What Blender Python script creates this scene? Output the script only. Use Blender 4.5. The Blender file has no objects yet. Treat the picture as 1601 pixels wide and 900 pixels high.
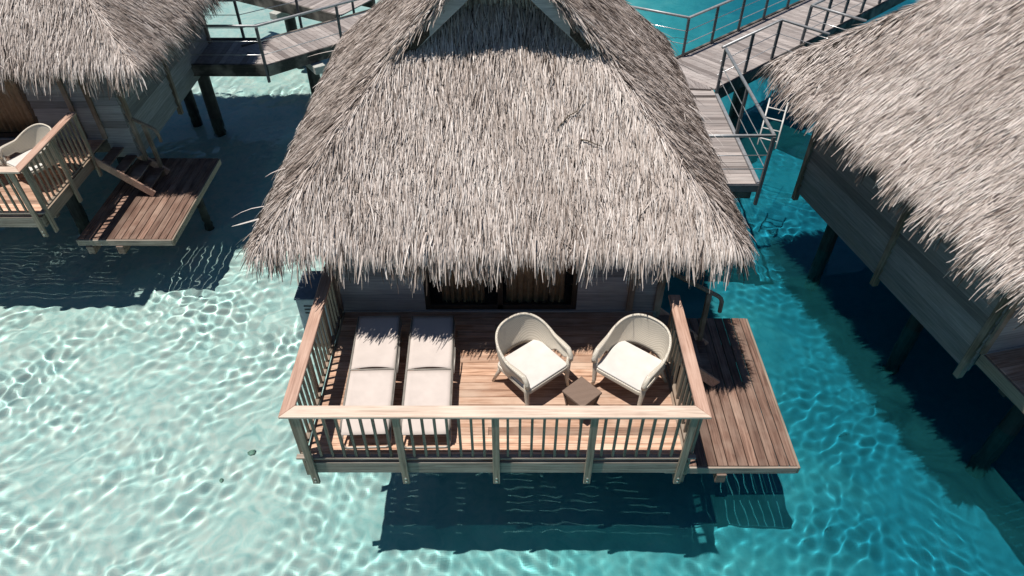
import bpy, math, random
import numpy as np
from math import radians as RAD, sin, cos, pi
from mathutils import Vector, Matrix

sc = bpy.context.scene
COL = sc.collection
random.seed(7)
RNG = np.random.default_rng(11)

# ------------------------------------------------------------------ camera
cd = bpy.data.cameras.new('camera')
cam = bpy.data.objects.new('camera', cd)
COL.objects.link(cam)
sc.camera = cam
cd.sensor_width = 36
cd.lens = 36 * 1093 / 1601
cd.clip_start = 0.1
cd.clip_end = 600
_p, _y, _r = RAD(42.158), RAD(0.153), RAD(0.141)
_f = Vector((sin(_y)*cos(_p), cos(_y)*cos(_p), -sin(_p)))
_rt = Vector((cos(_y), -sin(_y), 0))
_up = _rt.cross(_f)
_r2 = _rt*cos(_r) + _up*sin(_r)
_u2 = -_rt*sin(_r) + _up*cos(_r)
_m = Matrix((_r2, _u2, -_f)).transposed().to_4x4()
_m.translation = (0.18, -5.137, 7.609)
cam.matrix_world = _m

# ------------------------------------------------------------------ sky and sun
SUN = Vector((-0.235, -0.07, 1)).normalized()       # towards the sun
w = bpy.data.worlds.new('World')
sc.world = w
w.use_nodes = True
wn = w.node_tree
sky = wn.nodes.new('ShaderNodeTexSky')
sky.sky_type = 'NISHITA'
sky.sun_disc = False
sky.sun_elevation = math.asin(SUN.z)
sky.sun_rotation = math.atan2(SUN.x, SUN.y)
sky.air_density = 1.0
sky.dust_density = 0.05
sky.ozone_density = 6.0
wn.links.new(sky.outputs[0], wn.nodes['Background'].inputs[0])
wn.nodes['Background'].inputs[1].default_value = 0.05
ld = bpy.data.lights.new('sun', 'SUN')
ld.energy = 5.0
ld.angle = RAD(0.53)
ld.color = (1.0, 0.94, 0.87)
ld.cycles.is_caustics_light = True
lo = bpy.data.objects.new('sun', ld)
lo.rotation_euler = SUN.to_track_quat('Z', 'Y').to_euler()
COL.objects.link(lo)
vs = sc.view_settings
vs.view_transform = 'Standard'
vs.look = 'None'
vs.exposure = 0.14
vs.gamma = 1
vs.use_curve_mapping = False
sc.cycles.caustics_reflective = False
sc.cycles.caustics_refractive = True
sc.cycles.use_denoising = True
sc.cycles.max_bounces = 8
sc.cycles.diffuse_bounces = 3
sc.cycles.transmission_bounces = 6
sc.cycles.sample_clamp_indirect = 6

WATER_Z = -1.75

# ------------------------------------------------------------------ mesh helpers
class MB:
    def __init__(s):
        s.v = []; s.f = []
    def add(s, vs_, fs):
        b = len(s.v)
        s.v.extend([tuple(v) for v in vs_])
        s.f.extend([tuple(i + b for i in f) for f in fs])
        return s
    def box(s, x0, x1, y0, y1, z0, z1):
        return s.add([(x0,y0,z0),(x1,y0,z0),(x1,y1,z0),(x0,y1,z0),(x0,y0,z1),(x1,y0,z1),(x1,y1,z1),(x0,y1,z1)],
                     [(0,3,2,1),(4,5,6,7),(0,1,5,4),(1,2,6,5),(2,3,7,6),(3,0,4,7)])
    def bar(s, a, b, wd, h, up=(0,0,1)):
        a = Vector(a); b = Vector(b)
        d = (b - a).normalized(); up = Vector(up)
        if abs(d.dot(up)) > .98: up = Vector((0,1,0))
        r = d.cross(up).normalized(); u = r.cross(d)
        r *= wd/2; u *= h/2
        return s.add([a-r-u, a+r-u, a+r+u, a-r+u, b-r-u, b+r-u, b+r+u, b-r+u],
                     [(0,1,2,3),(7,6,5,4),(0,4,5,1),(1,5,6,2),(2,6,7,3),(3,7,4,0)])
    def tube(s, pts, r, n=8, closed=False, cap=True):
        pts = [Vector(p) for p in pts]; N = len(pts)
        rs = r if isinstance(r, (list, tuple)) else [r]*N
        rings = []
        prev = None
        for i, p in enumerate(pts):
            if closed: d = (pts[(i+1) % N] - pts[i-1])
            else: d = pts[min(i+1, N-1)] - pts[max(i-1, 0)]
            d.normalize()
            if prev is None:
                up = Vector((0,0,1)) if abs(d.z) < .9 else Vector((0,1,0))
                a = d.cross(up).normalized()
            else:
                a = (prev - d*prev.dot(d)).normalized()
            prev = a; b = d.cross(a)
            rings.append([p + (a*cos(2*pi*k/n) + b*sin(2*pi*k/n))*rs[i] for k in range(n)])
        vs_ = [v for r_ in rings for v in r_]
        fs = []
        for i in range(N if closed else N-1):
            j = (i+1) % N
            for k in range(n):
                l = (k+1) % n
                fs.append((i*n+k, i*n+l, j*n+l, j*n+k))
        if cap and not closed:
            fs.append(tuple(range(n))[::-1]); fs.append(tuple((N-1)*n+k for k in range(n)))
        return s.add(vs_, fs)
    def build(s, name, mat, parent=None, bevel=0, smooth=False, seg=1):
        me = bpy.data.meshes.new(name)
        me.from_pydata(s.v, [], s.f)
        me.update()
        me.materials.append(mat)
        if smooth: me.polygons.foreach_set('use_smooth', [True]*len(me.polygons))
        o = bpy.data.objects.new(name, me)
        COL.objects.link(o)
        if parent is not None: o.parent = parent
        if bevel:
            m = o.modifiers.new('bevel', 'BEVEL'); m.width = bevel; m.segments = seg; m.limit_method = 'ANGLE'
        return o

def tag(o, label=None, cat=None, group=None, kind=None):
    if label: o['label'] = label
    if cat: o['category'] = cat
    if group: o['group'] = group
    if kind: o['kind'] = kind
    return o
def empty(name, loc=(0,0,0), rz=0, parent=None):
    o = bpy.data.objects.new(name, None)
    o.location = loc; o.rotation_euler = (0,0,rz); o.empty_display_size = .2
    COL.objects.link(o)
    if parent is not None: o.parent = parent
    return o
def copy_tree(o, parent=None):
    c = o.copy(); COL.objects.link(c)
    for k in ('label',):
        if parent is None and k in c: del c[k]
    if parent is not None: c.parent = parent
    for ch in list(o.children): copy_tree(ch, c)
    return c

# ------------------------------------------------------------------ materials
def newmat(name):
    m = bpy.data.materials.new(name); m.use_nodes = True
    nt = m.node_tree
    return m, nt, nt.nodes['Principled BSDF']
def N(nt, t, **kw):
    n = nt.nodes.new(t)
    for k, v in kw.items():
        if k.startswith('i_'): n.inputs[k[2:].replace('_', ' ')].default_value = v
        else: setattr(n, k, v)
    return n
def ramp(nt, fac, stops):
    r = nt.nodes.new('ShaderNodeValToRGB')
    el = r.color_ramp.elements
    while len(el) < len(stops): el.new(.5)
    for e, (p, c) in zip(el, stops):
        e.position = p; e.color = (*c, 1)
    nt.links.new(fac, r.inputs[0])
    return r.outputs[0]
def mix(nt, fac, a, b, mode='MIX'):
    n = nt.nodes.new('ShaderNodeMix'); n.data_type = 'RGBA'; n.blend_type = mode
    for s_, v in ((n.inputs[0], fac), (n.inputs[6], a), (n.inputs[7], b)):
        if isinstance(v, (int, float)): s_.default_value = v
        elif isinstance(v, tuple): s_.default_value = (*v, 1)
        else: nt.links.new(v, s_)
    return n.outputs[2]
def bump(nt, h, bs, strength=.3, dist=.01):
    b = nt.nodes.new('ShaderNodeBump'); b.inputs['Strength'].default_value = strength
    b.inputs['Distance'].default_value = dist
    nt.links.new(h, b.inputs['Height']); nt.links.new(b.outputs[0], bs.inputs['Normal'])

def wood(name, axis, cols, rough=.65, grain=1.0, patch=(.5,.45,.4), patch_amt=.35, spec=.3):
    """cols: dark, mid, light; grain runs along axis 0/1/2; every board (mesh island) has its own tone."""
    m, nt, bs = newmat(name)
    tc = N(nt, 'ShaderNodeTexCoord'); geo = N(nt, 'ShaderNodeNewGeometry')
    off = N(nt, 'ShaderNodeVectorMath', operation='SCALE'); off.inputs[0].default_value = (7.3, 11.1, 5.7)
    mul = N(nt, 'ShaderNodeMath', operation='MULTIPLY'); mul.inputs[1].default_value = 13.0
    nt.links.new(geo.outputs['Random Per Island'], mul.inputs[0]); nt.links.new(mul.outputs[0], off.inputs['Scale'])
    add = N(nt, 'ShaderNodeVectorMath', operation='ADD')
    nt.links.new(tc.outputs['Object'], add.inputs[0]); nt.links.new(off.outputs[0], add.inputs[1])
    mp = N(nt, 'ShaderNodeMapping'); s_ = [38.0, 38.0, 38.0]; s_[axis] = 1.6
    mp.inputs['Scale'].default_value = s_; nt.links.new(add.outputs[0], mp.inputs[0])
    n1 = N(nt, 'ShaderNodeTexNoise', i_Scale=1.0, i_Detail=5.0, i_Roughness=.6, i_Distortion=.4)
    nt.links.new(mp.outputs[0], n1.inputs['Vector'])
    c = ramp(nt, n1.outputs[0], [(.28, cols[0]), (.5, cols[1]), (.74, cols[2])])
    n2 = N(nt, 'ShaderNodeTexNoise', i_Scale=2.3, i_Detail=4.0)
    nt.links.new(add.outputs[0], n2.inputs['Vector'])
    f2 = ramp(nt, n2.outputs[0], [(.45, (0,0,0)), (.7, (patch_amt,)*3)])
    c = mix(nt, f2, c, patch)
    tone = ramp(nt, geo.outputs['Random Per Island'], [(0, (.58,.55,.54)), (.4, (.92,.9,.89)), (.8, (1.12,1.1,1.08)), (1, (1.35,1.33,1.31))])
    c = mix(nt, 1.0, c, tone, 'MULTIPLY')
    nt.links.new(c, bs.inputs['Base Color'])
    bs.inputs['Roughness'].default_value = rough
    bs.inputs['Specular IOR Level'].default_value = spec
    bump(nt, n1.outputs[0], bs, .5*grain, .004)
    return m

RED = ((.16,.075,.05), (.33,.17,.12), (.47,.29,.22))
M = {}
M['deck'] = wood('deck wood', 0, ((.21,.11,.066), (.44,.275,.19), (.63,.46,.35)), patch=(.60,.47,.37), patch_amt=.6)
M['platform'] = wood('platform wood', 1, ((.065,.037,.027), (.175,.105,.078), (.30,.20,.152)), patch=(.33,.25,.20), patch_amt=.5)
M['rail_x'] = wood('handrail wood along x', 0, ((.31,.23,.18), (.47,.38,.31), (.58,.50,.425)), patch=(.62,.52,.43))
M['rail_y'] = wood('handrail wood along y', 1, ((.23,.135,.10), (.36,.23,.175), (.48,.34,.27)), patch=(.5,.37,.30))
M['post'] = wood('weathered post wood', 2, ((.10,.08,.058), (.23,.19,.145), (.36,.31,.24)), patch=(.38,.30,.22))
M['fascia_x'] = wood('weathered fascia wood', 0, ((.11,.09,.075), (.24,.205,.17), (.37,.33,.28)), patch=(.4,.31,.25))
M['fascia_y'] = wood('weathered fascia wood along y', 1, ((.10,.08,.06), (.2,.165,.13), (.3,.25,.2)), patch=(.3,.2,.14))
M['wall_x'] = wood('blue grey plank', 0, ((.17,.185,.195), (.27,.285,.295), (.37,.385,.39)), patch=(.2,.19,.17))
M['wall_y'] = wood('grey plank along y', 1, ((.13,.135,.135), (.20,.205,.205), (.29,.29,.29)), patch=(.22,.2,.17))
M['wall_post'] = wood('brown wall post', 2, ((.07,.05,.035), (.15,.11,.08), (.22,.17,.12)))
M['stair'] = wood('dark stair wood', 0, ((.05,.03,.022), (.12,.075,.055), (.2,.13,.1)))
M['walk'] = wood('grey walkway board', 1, ((.17,.15,.145), (.29,.265,.255), (.41,.385,.37)), patch=(.34,.29,.27))
M['walk_x'] = wood('grey walkway board along x', 0, ((.17,.15,.145), (.29,.265,.255), (.41,.385,.37)), patch=(.34,.29,.27))
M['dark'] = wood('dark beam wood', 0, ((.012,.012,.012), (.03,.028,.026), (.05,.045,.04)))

def plain(name, col, rough=.5, metal=0, noise=.12, scale=12, spec=.4, bmp=0, bscale=60):
    m, nt, bs = newmat(name)
    tc = N(nt, 'ShaderNodeTexCoord')
    n = N(nt, 'ShaderNodeTexNoise', i_Scale=scale, i_Detail=5.0); nt.links.new(tc.outputs['Object'], n.inputs['Vector'])
    lo_, hi = tuple(x*(1-noise*1.5) for x in col), tuple(min(1, x*(1+noise)) for x in col)
    nt.links.new(ramp(nt, n.outputs[0], [(.3, lo_), (.7, hi)]), bs.inputs['Base Color'])
    bs.inputs['Roughness'].default_value = rough; bs.inputs['Metallic'].default_value = metal
    bs.inputs['Specular IOR Level'].default_value = spec
    if bmp:
        n2 = N(nt, 'ShaderNodeTexNoise', i_Scale=bscale, i_Detail=2.0); nt.links.new(tc.outputs['Object'], n2.inputs['Vector'])
        bump(nt, n2.outputs[0], bs, bmp, .004)
    return m
M['metal'] = plain('grey painted metal', (.33,.34,.35), .42, .35)
M['metal_dark'] = plain('dark grey metal', (.09,.10,.11), .5, .2)
M['cable'] = plain('bright steel cable', (.62,.62,.62), .3, .7)
M['bolt'] = plain('bolt steel', (.6,.58,.54), .35, .6)
def pilemat():
    m, nt, bs = newmat('dark wet piling with growth at the water line')
    tc = N(nt, 'ShaderNodeTexCoord'); sx = N(nt, 'ShaderNodeSeparateXYZ'); nt.links.new(tc.outputs['Object'], sx.inputs[0])
    n = N(nt, 'ShaderNodeTexNoise', i_Scale=9.0, i_Detail=5.0); nt.links.new(tc.outputs['Object'], n.inputs['Vector'])
    a = N(nt, 'ShaderNodeMath', operation='MULTIPLY_ADD'); a.inputs[1].default_value = .5; nt.links.new(n.outputs[0], a.inputs[0]); nt.links.new(sx.outputs[2], a.inputs[2])
    mr = N(nt, 'ShaderNodeMapRange'); mr.inputs['From Min'].default_value = -2.2; mr.inputs['From Max'].default_value = -.9; nt.links.new(a.outputs[0], mr.inputs['Value'])
    nt.links.new(ramp(nt, mr.outputs[0], [(0, (.05,.06,.04)), (.35, (.10,.10,.07)), (.6, (.02,.022,.02)), (1, (.03,.03,.03))]), bs.inputs['Base Color'])
    bs.inputs['Roughness'].default_value = .6; bump(nt, n.outputs[0], bs, .6, .02)
    return m
M['piling'] = pilemat()
M['concrete'] = plain('pale concrete', (.42,.43,.40), .85, bmp=.3)
M['piling'] = plain('dark wet piling', (.022,.024,.024), .55, scale=5, noise=.4, bmp=.5, bscale=20)
M['cabinet_top'] = plain('blue grey cabinet paint', (.12,.165,.21), .55)
M['cabinet'] = plain('grey cabinet paint', (.30,.35,.39), .5)
M['slot'] = plain('black slot', (.03,.035,.045), .7)
M['cushion'] = plain('white cushion cloth', (.60,.575,.54), .9, noise=.05, scale=8, spec=.1, bmp=.15, bscale=200)
M['sling'] = plain('light grey sling fabric', (.56,.495,.455), .8, noise=.05, scale=5, spec=.15, bmp=.1, bscale=300)
M['lounger_frame'] = plain('taupe lounger frame', (.30,.28,.25), .4, .2)
M['frame'] = plain('dark brown window frame', (.03,.025,.02), .45)
M['curtain'] = plain('tan curtain cloth', (.75,.58,.38), .9, noise=.15)
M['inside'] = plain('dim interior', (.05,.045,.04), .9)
M['ladder'] = plain('white ladder paint', (.6,.6,.58), .45)
M['twig'] = plain('dry twig', (.10,.075,.05), .8)
M['rock'] = plain('dark coral rock', (.34,.42,.34), .9, noise=.4, bmp=.5, bscale=15)

def wicker(name, a, b):
    m, nt, bs = newmat(name)
    tc = N(nt, 'ShaderNodeTexCoord')
    wv = N(nt, 'ShaderNodeTexWave', i_Scale=26.0, i_Distortion=1.0, bands_direction='Z'); nt.links.new(tc.outputs['Object'], wv.inputs[0])
    w2 = N(nt, 'ShaderNodeTexWave', i_Scale=22.0, i_Distortion=1.0, bands_direction='DIAGONAL'); nt.links.new(tc.outputs['Object'], w2.inputs[0])
    mm = N(nt, 'ShaderNodeMath', operation='MULTIPLY'); nt.links.new(wv.outputs[1], mm.inputs[0]); nt.links.new(w2.outputs[1], mm.inputs[1])
    nt.links.new(ramp(nt, mm.outputs[0], [(0, a), (.6, b)]), bs.inputs['Base Color'])
    bs.inputs['Roughness'].default_value = .6; bs.inputs['Specular IOR Level'].default_value = .25
    bump(nt, mm.outputs[0], bs, .5, .004)
    return m
M['wicker'] = wicker('cream wicker', (.50,.45,.37), (.70,.65,.56))
M['wicker_brown'] = wicker('brown wicker', (.09,.06,.045), (.24,.17,.13))

def glassmat():
    m, nt, bs = newmat('window glass')
    bs.inputs['Base Color'].default_value = (.02,.022,.022,1); bs.inputs['Roughness'].default_value = .03
    bs.inputs['Transmission Weight'].default_value = .0; bs.inputs['Alpha'].default_value = .25
    return m
M['glass'] = glassmat()

def thatchmat(name, gain=1.07):
    m, nt, bs = newmat(name)
    at = N(nt, 'ShaderNodeAttribute', attribute_name='tone')
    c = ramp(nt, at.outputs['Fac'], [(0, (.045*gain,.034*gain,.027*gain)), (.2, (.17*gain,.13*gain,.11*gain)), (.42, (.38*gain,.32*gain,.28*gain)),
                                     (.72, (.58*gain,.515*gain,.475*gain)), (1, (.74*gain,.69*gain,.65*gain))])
    tc = N(nt, 'ShaderNodeTexCoord')
    n = N(nt, 'ShaderNodeTexNoise', i_Scale=30.0, i_Detail=3.0); nt.links.new(tc.outputs['Object'], n.inputs['Vector'])
    c = mix(nt, .5, c, ramp(nt, n.outputs[0], [(.3, (.7,.68,.66)), (.7, (1.15,1.13,1.12))]), 'MULTIPLY')
    nt.links.new(c, bs.inputs['Base Color'])
    bs.inputs['Roughness'].default_value = .62; bs.inputs['Specular IOR Level'].default_value = .3
    return m
M['thatch'] = thatchmat('dry palm thatch')
M['thatch_core'] = plain('dark thatch core', (.055,.043,.033), .95, noise=.5, scale=40)

# ------------------------------------------------------------------ water and sea bed
def axis_coords(a, b, far, step, gr=1.035):
    core = np.arange(a, b + step/2, step)
    out = [b]; s_ = step
    while out[-1] < far: s_ *= gr; out.append(out[-1] + s_)
    up = np.array(out[1:])
    out = [a]; s_ = step
    while out[-1] > -far: s_ *= gr; out.append(out[-1] - s_)
    dn = np.array(out[1:])[::-1]
    return np.concatenate([dn, core, up])
def grid_mesh(name, xs, ys, zf, mat):
    X, Y = np.meshgrid(xs, ys)
    Z = zf(X, Y)
    nx, ny = len(xs), len(ys)
    co = np.stack([X, Y, Z], -1).reshape(-1, 3).astype(np.float32)
    i = np.arange(nx-1); j = np.arange(ny-1)
    I, J = np.meshgrid(i, j)
    a = (J*nx + I).ravel()
    q = np.stack([a, a+1, a+nx+1, a+nx], -1).astype(np.int32)
    return quads_object(name, co, q, mat, smooth=True)
def quads_object(name, co, q, mat, smooth=False, parent=None, tone=None):
    me = bpy.data.meshes.new(name)
    me.vertices.add(len(co)); me.vertices.foreach_set('co', co.astype(np.float32).ravel())
    nq = len(q)
    me.loops.add(nq*4); me.loops.foreach_set('vertex_index', q.astype(np.int32).ravel())
    me.polygons.add(nq)
    me.polygons.foreach_set('loop_start', np.arange(nq, dtype=np.int32)*4)
    me.polygons.foreach_set('use_smooth', np.full(nq, smooth))
    me.update(calc_edges=True)
    if tone is not None:
        at = me.attributes.new('tone', 'FLOAT', 'POINT'); at.data.foreach_set('value', tone.astype(np.float32))
    me.materials.append(mat)
    o = bpy.data.objects.new(name, me); COL.objects.link(o)
    if parent is not None: o.parent = parent
    return o

def wave_set(n, l0, l1, amp, seed, power=1.15, spread=pi, direc=.6):
    r = np.random.default_rng(seed)
    W = []
    for k in range(n):
        lam = math.exp(r.uniform(math.log(l0), math.log(l1)))
        a = direc + r.uniform(-spread, spread)
        W.append((lam, a, amp*lam**power, r.uniform(0, 7)))
    return W
WS = wave_set(48, .14, .42, .0026, 3)
WV = wave_set(18, .5, 1.9, .0021, 5, 1.0, 2.4) 
def water_z(X, Y):
    Z = np.zeros_like(X)
    # gentle domain warp breaks up the regular beat of the waves
    Xw = X + .18*np.sin(Y*.9+1.3) + .10*np.sin(Y*2.1+X*.7); Yw = Y + .18*np.sin(X*.8+.4) + .10*np.sin(X*1.9-Y*.6)
    for lam, a, amp, ph in WV:
        Z += amp*np.sin(2*pi/lam*(Xw*cos(a) + Yw*sin(a)) + ph)
    S = np.zeros_like(X)
    for lam, a, amp, ph in WS:
        S += amp*np.sin(2*pi/lam*(Xw*cos(a) + Yw*sin(a)) + ph)
    gust = .75 + .45*np.sin(X*1.3+Y*.9+2*np.sin(Y*.7))*np.sin(Y*1.6-X*.8+1.5*np.sin(X*.9)) + .2*np.sin(3.1*X-2.3*Y)
    Z += S*gust*np.clip(1 - (np.abs(X) - 10.5)/5, 0, 1)*np.clip(1 - (np.abs(Y-6) - 8.5)/5, 0, 1)
    side = 1 - .42/(1+np.exp(-(X-2.5)*1.2))
    mod = .82 + .3*np.sin(X*.55+Y*.3+1)*np.sin(Y*.45-X*.2) + .18*np.sin(X*1.5-Y*1.1+2)*np.sin(Y*1.3+X*.6)
    # fade where the grid is coarse
    fx = np.clip(1 - (np.abs(X) - 15)/10, 0, 1); fy = np.clip(1 - (np.abs(Y-9) - 13)/10, 0, 1)
    return WATER_Z + Z*mod*side*fx*fy

def water_mat():
    m = bpy.data.materials.new('clear lagoon water'); m.use_nodes = True; nt = m.node_tree; nt.nodes.clear()
    g = N(nt, 'ShaderNodeBsdfGlass', i_IOR=1.33, i_Roughness=0.0)
    tc = N(nt, 'ShaderNodeTexCoord')
    sx = N(nt, 'ShaderNodeSeparateXYZ'); nt.links.new(tc.outputs['Object'], sx.inputs[0])
    n = N(nt, 'ShaderNodeTexNoise', i_Scale=.5, i_Detail=3.0); nt.links.new(tc.outputs['Object'], n.inputs['Vector'])
    mr = N(nt, 'ShaderNodeMapRange'); mr.inputs['From Min'].default_value = -2.5; mr.inputs['From Max'].default_value = 6.5
    mm = N(nt, 'ShaderNodeMath', operation='MULTIPLY_ADD'); mm.inputs[1].default_value = 3.0
    nt.links.new(n.outputs[0], mm.inputs[0]); nt.links.new(sx.outputs[0], mm.inputs[2])
    nt.links.new(mm.outputs[0], mr.inputs['Value'])
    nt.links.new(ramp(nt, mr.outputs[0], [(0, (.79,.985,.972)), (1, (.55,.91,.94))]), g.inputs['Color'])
    # teal diffuse layer imitates light scattered inside the deep channel, in drifting patches
    df = N(nt, 'ShaderNodeBsdfDiffuse'); df.inputs[0].default_value = (.05,.50,.54,1)
    n2 = N(nt, 'ShaderNodeTexNoise', i_Scale=.9, i_Detail=6.0, i_Roughness=.62, i_Distortion=1.6); nt.links.new(tc.outputs['Object'], n2.inputs['Vector'])
    a_ = N(nt, 'ShaderNodeMapRange'); a_.inputs['From Min'].default_value = .35; a_.inputs['From Max'].default_value = .7
    a_.inputs['To Min'].default_value = .03; a_.inputs['To Max'].default_value = .07; nt.links.new(n2.outputs[0], a_.inputs['Value'])
    b_ = N(nt, 'ShaderNodeMath', operation='MULTIPLY_ADD'); nt.links.new(mr.outputs[0], b_.inputs[0]); nt.links.new(a_.outputs[0], b_.inputs[1]); b_.inputs[2].default_value = .005
    ms = N(nt, 'ShaderNodeMixShader'); nt.links.new(b_.outputs[0], ms.inputs[0]); nt.links.new(g.outputs[0], ms.inputs[1]); nt.links.new(df.outputs[0], ms.inputs[2])
    out = N(nt, 'ShaderNodeOutputMaterial'); nt.links.new(ms.outputs[0], out.inputs[0])
    return m
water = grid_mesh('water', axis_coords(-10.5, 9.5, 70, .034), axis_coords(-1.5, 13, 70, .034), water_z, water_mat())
water.cycles.is_caustics_caster = True
tag(water, 'clear rippling turquoise lagoon water', 'water', kind='structure')

def bed_z(X, Y):
    t = 1/(1+np.exp(-(X-3.5)*.9))
    Z = -2.95 - .75*t
    Z += .05*np.sin(X*1.1+Y*.6) + .04*np.sin(Y*1.7-X*.5+2) + .02*np.sin(X*3.1+1)*np.sin(Y*2.7)
    return Z
def bed_mat():
    m, nt, bs = newmat('lagoon sand with painted depth colour')
    tc = N(nt, 'ShaderNodeTexCoord')
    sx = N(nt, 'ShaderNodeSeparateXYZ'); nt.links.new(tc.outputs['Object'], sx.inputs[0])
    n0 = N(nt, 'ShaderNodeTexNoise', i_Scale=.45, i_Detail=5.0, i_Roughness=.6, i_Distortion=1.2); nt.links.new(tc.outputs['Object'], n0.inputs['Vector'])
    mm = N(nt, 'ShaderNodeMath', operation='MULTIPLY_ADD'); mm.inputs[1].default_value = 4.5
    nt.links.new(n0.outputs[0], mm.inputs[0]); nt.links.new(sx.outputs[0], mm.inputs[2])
    # the painted depth colour turns paler again by the far walkways
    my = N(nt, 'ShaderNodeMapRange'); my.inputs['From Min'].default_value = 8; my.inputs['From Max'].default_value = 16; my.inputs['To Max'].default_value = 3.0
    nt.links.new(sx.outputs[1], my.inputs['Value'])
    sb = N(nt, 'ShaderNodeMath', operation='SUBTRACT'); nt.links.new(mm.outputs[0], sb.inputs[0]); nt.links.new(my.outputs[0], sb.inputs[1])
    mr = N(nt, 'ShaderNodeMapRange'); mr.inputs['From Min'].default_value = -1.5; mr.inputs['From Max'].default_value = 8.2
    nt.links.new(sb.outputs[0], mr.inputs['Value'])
    c = ramp(nt, mr.outputs[0], [(0, (.93,.79,.75)), (.22, (.82,.76,.72)), (.5, (.42,.60,.58)), (.75, (.14,.40,.43)), (1, (.03,.20,.27))])  # turquoise to navy imitates the look of deep water in the bed colour
    n1 = N(nt, 'ShaderNodeTexNoise', i_Scale=3.6, i_Detail=6.0, i_Roughness=.68, i_Distortion=1.1); nt.links.new(tc.outputs['Object'], n1.inputs['Vector'])
    c = mix(nt, .8, c, ramp(nt, n1.outputs[0], [(.3, (.50,.78,.82)), (.48, (.80,.95,.96)), (.6, (1,1,1)), (.75, (1.04,1.0,.96))]), 'MULTIPLY')
    nt.links.new(c, bs.inputs['Base Color'])
    bs.inputs['Roughness'].default_value = 1; bs.inputs['Specular IOR Level'].default_value = 0
    return m
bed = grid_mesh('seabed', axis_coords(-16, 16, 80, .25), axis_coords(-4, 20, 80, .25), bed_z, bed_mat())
bed.cycles.is_caustics_receiver = True
tag(bed, 'pale sand sea bed under the lagoon', 'seabed', kind='structure')

# ------------------------------------------------------------------ thatched roof (house frame: deck front edge at y=0, centre x=0)
HW, Y0, Y1, Z0, SL = 3.24, 1.86, 8.75, 1.91, 1.03
YV0, YV1 = 3.62, 6.8          # verges of the upper gable roof
def smin(a, b, k):
    h = np.clip(.5 + .5*(b-a)/k, 0, 1)
    return b*(1-h) + a*h - k*h*(1-h)
def roof_h(x, y):
    """height above the eave plane of the lower hipped roof"""
    ax = np.sqrt(x*x + .02)
    return smin(smin(HW - ax, y - Y0, .25), Y1 - y, .25)
def roof_z(x, y, upper):
    ax = np.sqrt(x*x + .04)
    lowz = Z0 + SL*roof_h(x, y)
    upz = Z0 + SL*(HW - ax) + .03
    return np.where(upper, upz, lowz)
def ribbons(P, T, L, Wd, roll, lift, droop, tone, steps=3, rng=RNG, upper=None, weights=(1,.95,.8,.25)):
    """P root (n,3), T unit direction down the slope; returns coords and quads"""
    n = len(P)
    up = np.array([0,0,1.0])
    side = np.cross(T, up); side /= np.linalg.norm(side, axis=1)[:,None] + 1e-9
    nor = np.cross(side, T)
    sv = side*np.cos(roll)[:,None] + nor*np.sin(roll)[:,None]
    pts = [P]; cur = P.copy(); d = T + nor*lift[:,None]
    d /= np.linalg.norm(d, axis=1)[:,None]
    wig = rng.normal(0, .07, n)
    for k in range(steps):
        cur = cur + d*(L/steps)[:,None]
        pts.append(cur.copy())
        d = d + np.outer(droop, [0,0,-1.0]) + side*wig[:,None]
        d /= np.linalg.norm(d, axis=1)[:,None]
    co = np.zeros((n, steps+1, 2, 3))
    for k in range(steps+1):
        hw = (Wd*.5*weights[k])[:,None]
        co[:,k,0] = pts[k] - sv*hw; co[:,k,1] = pts[k] + sv*hw
    base = (np.arange(n)*(steps+1)*2)[:,None]
    qs = []
    for k in range(steps):
        qs.append(base + np.array([[2*k, 2*k+1, 2*k+3, 2*k+2]]))
    q = np.concatenate(qs, 0)
    return co.reshape(-1,3), q, np.repeat(tone, (steps+1)*2)
def patch(x, y, s_=1.0, ph=0):
    return (np.sin(x*2.1*s_+ph+np.sin(y*1.3*s_+ph)*1.5) + np.sin(y*2.7*s_-x*1.1+2*ph) + np.sin((x+y)*4.3*s_+ph))/3
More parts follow.
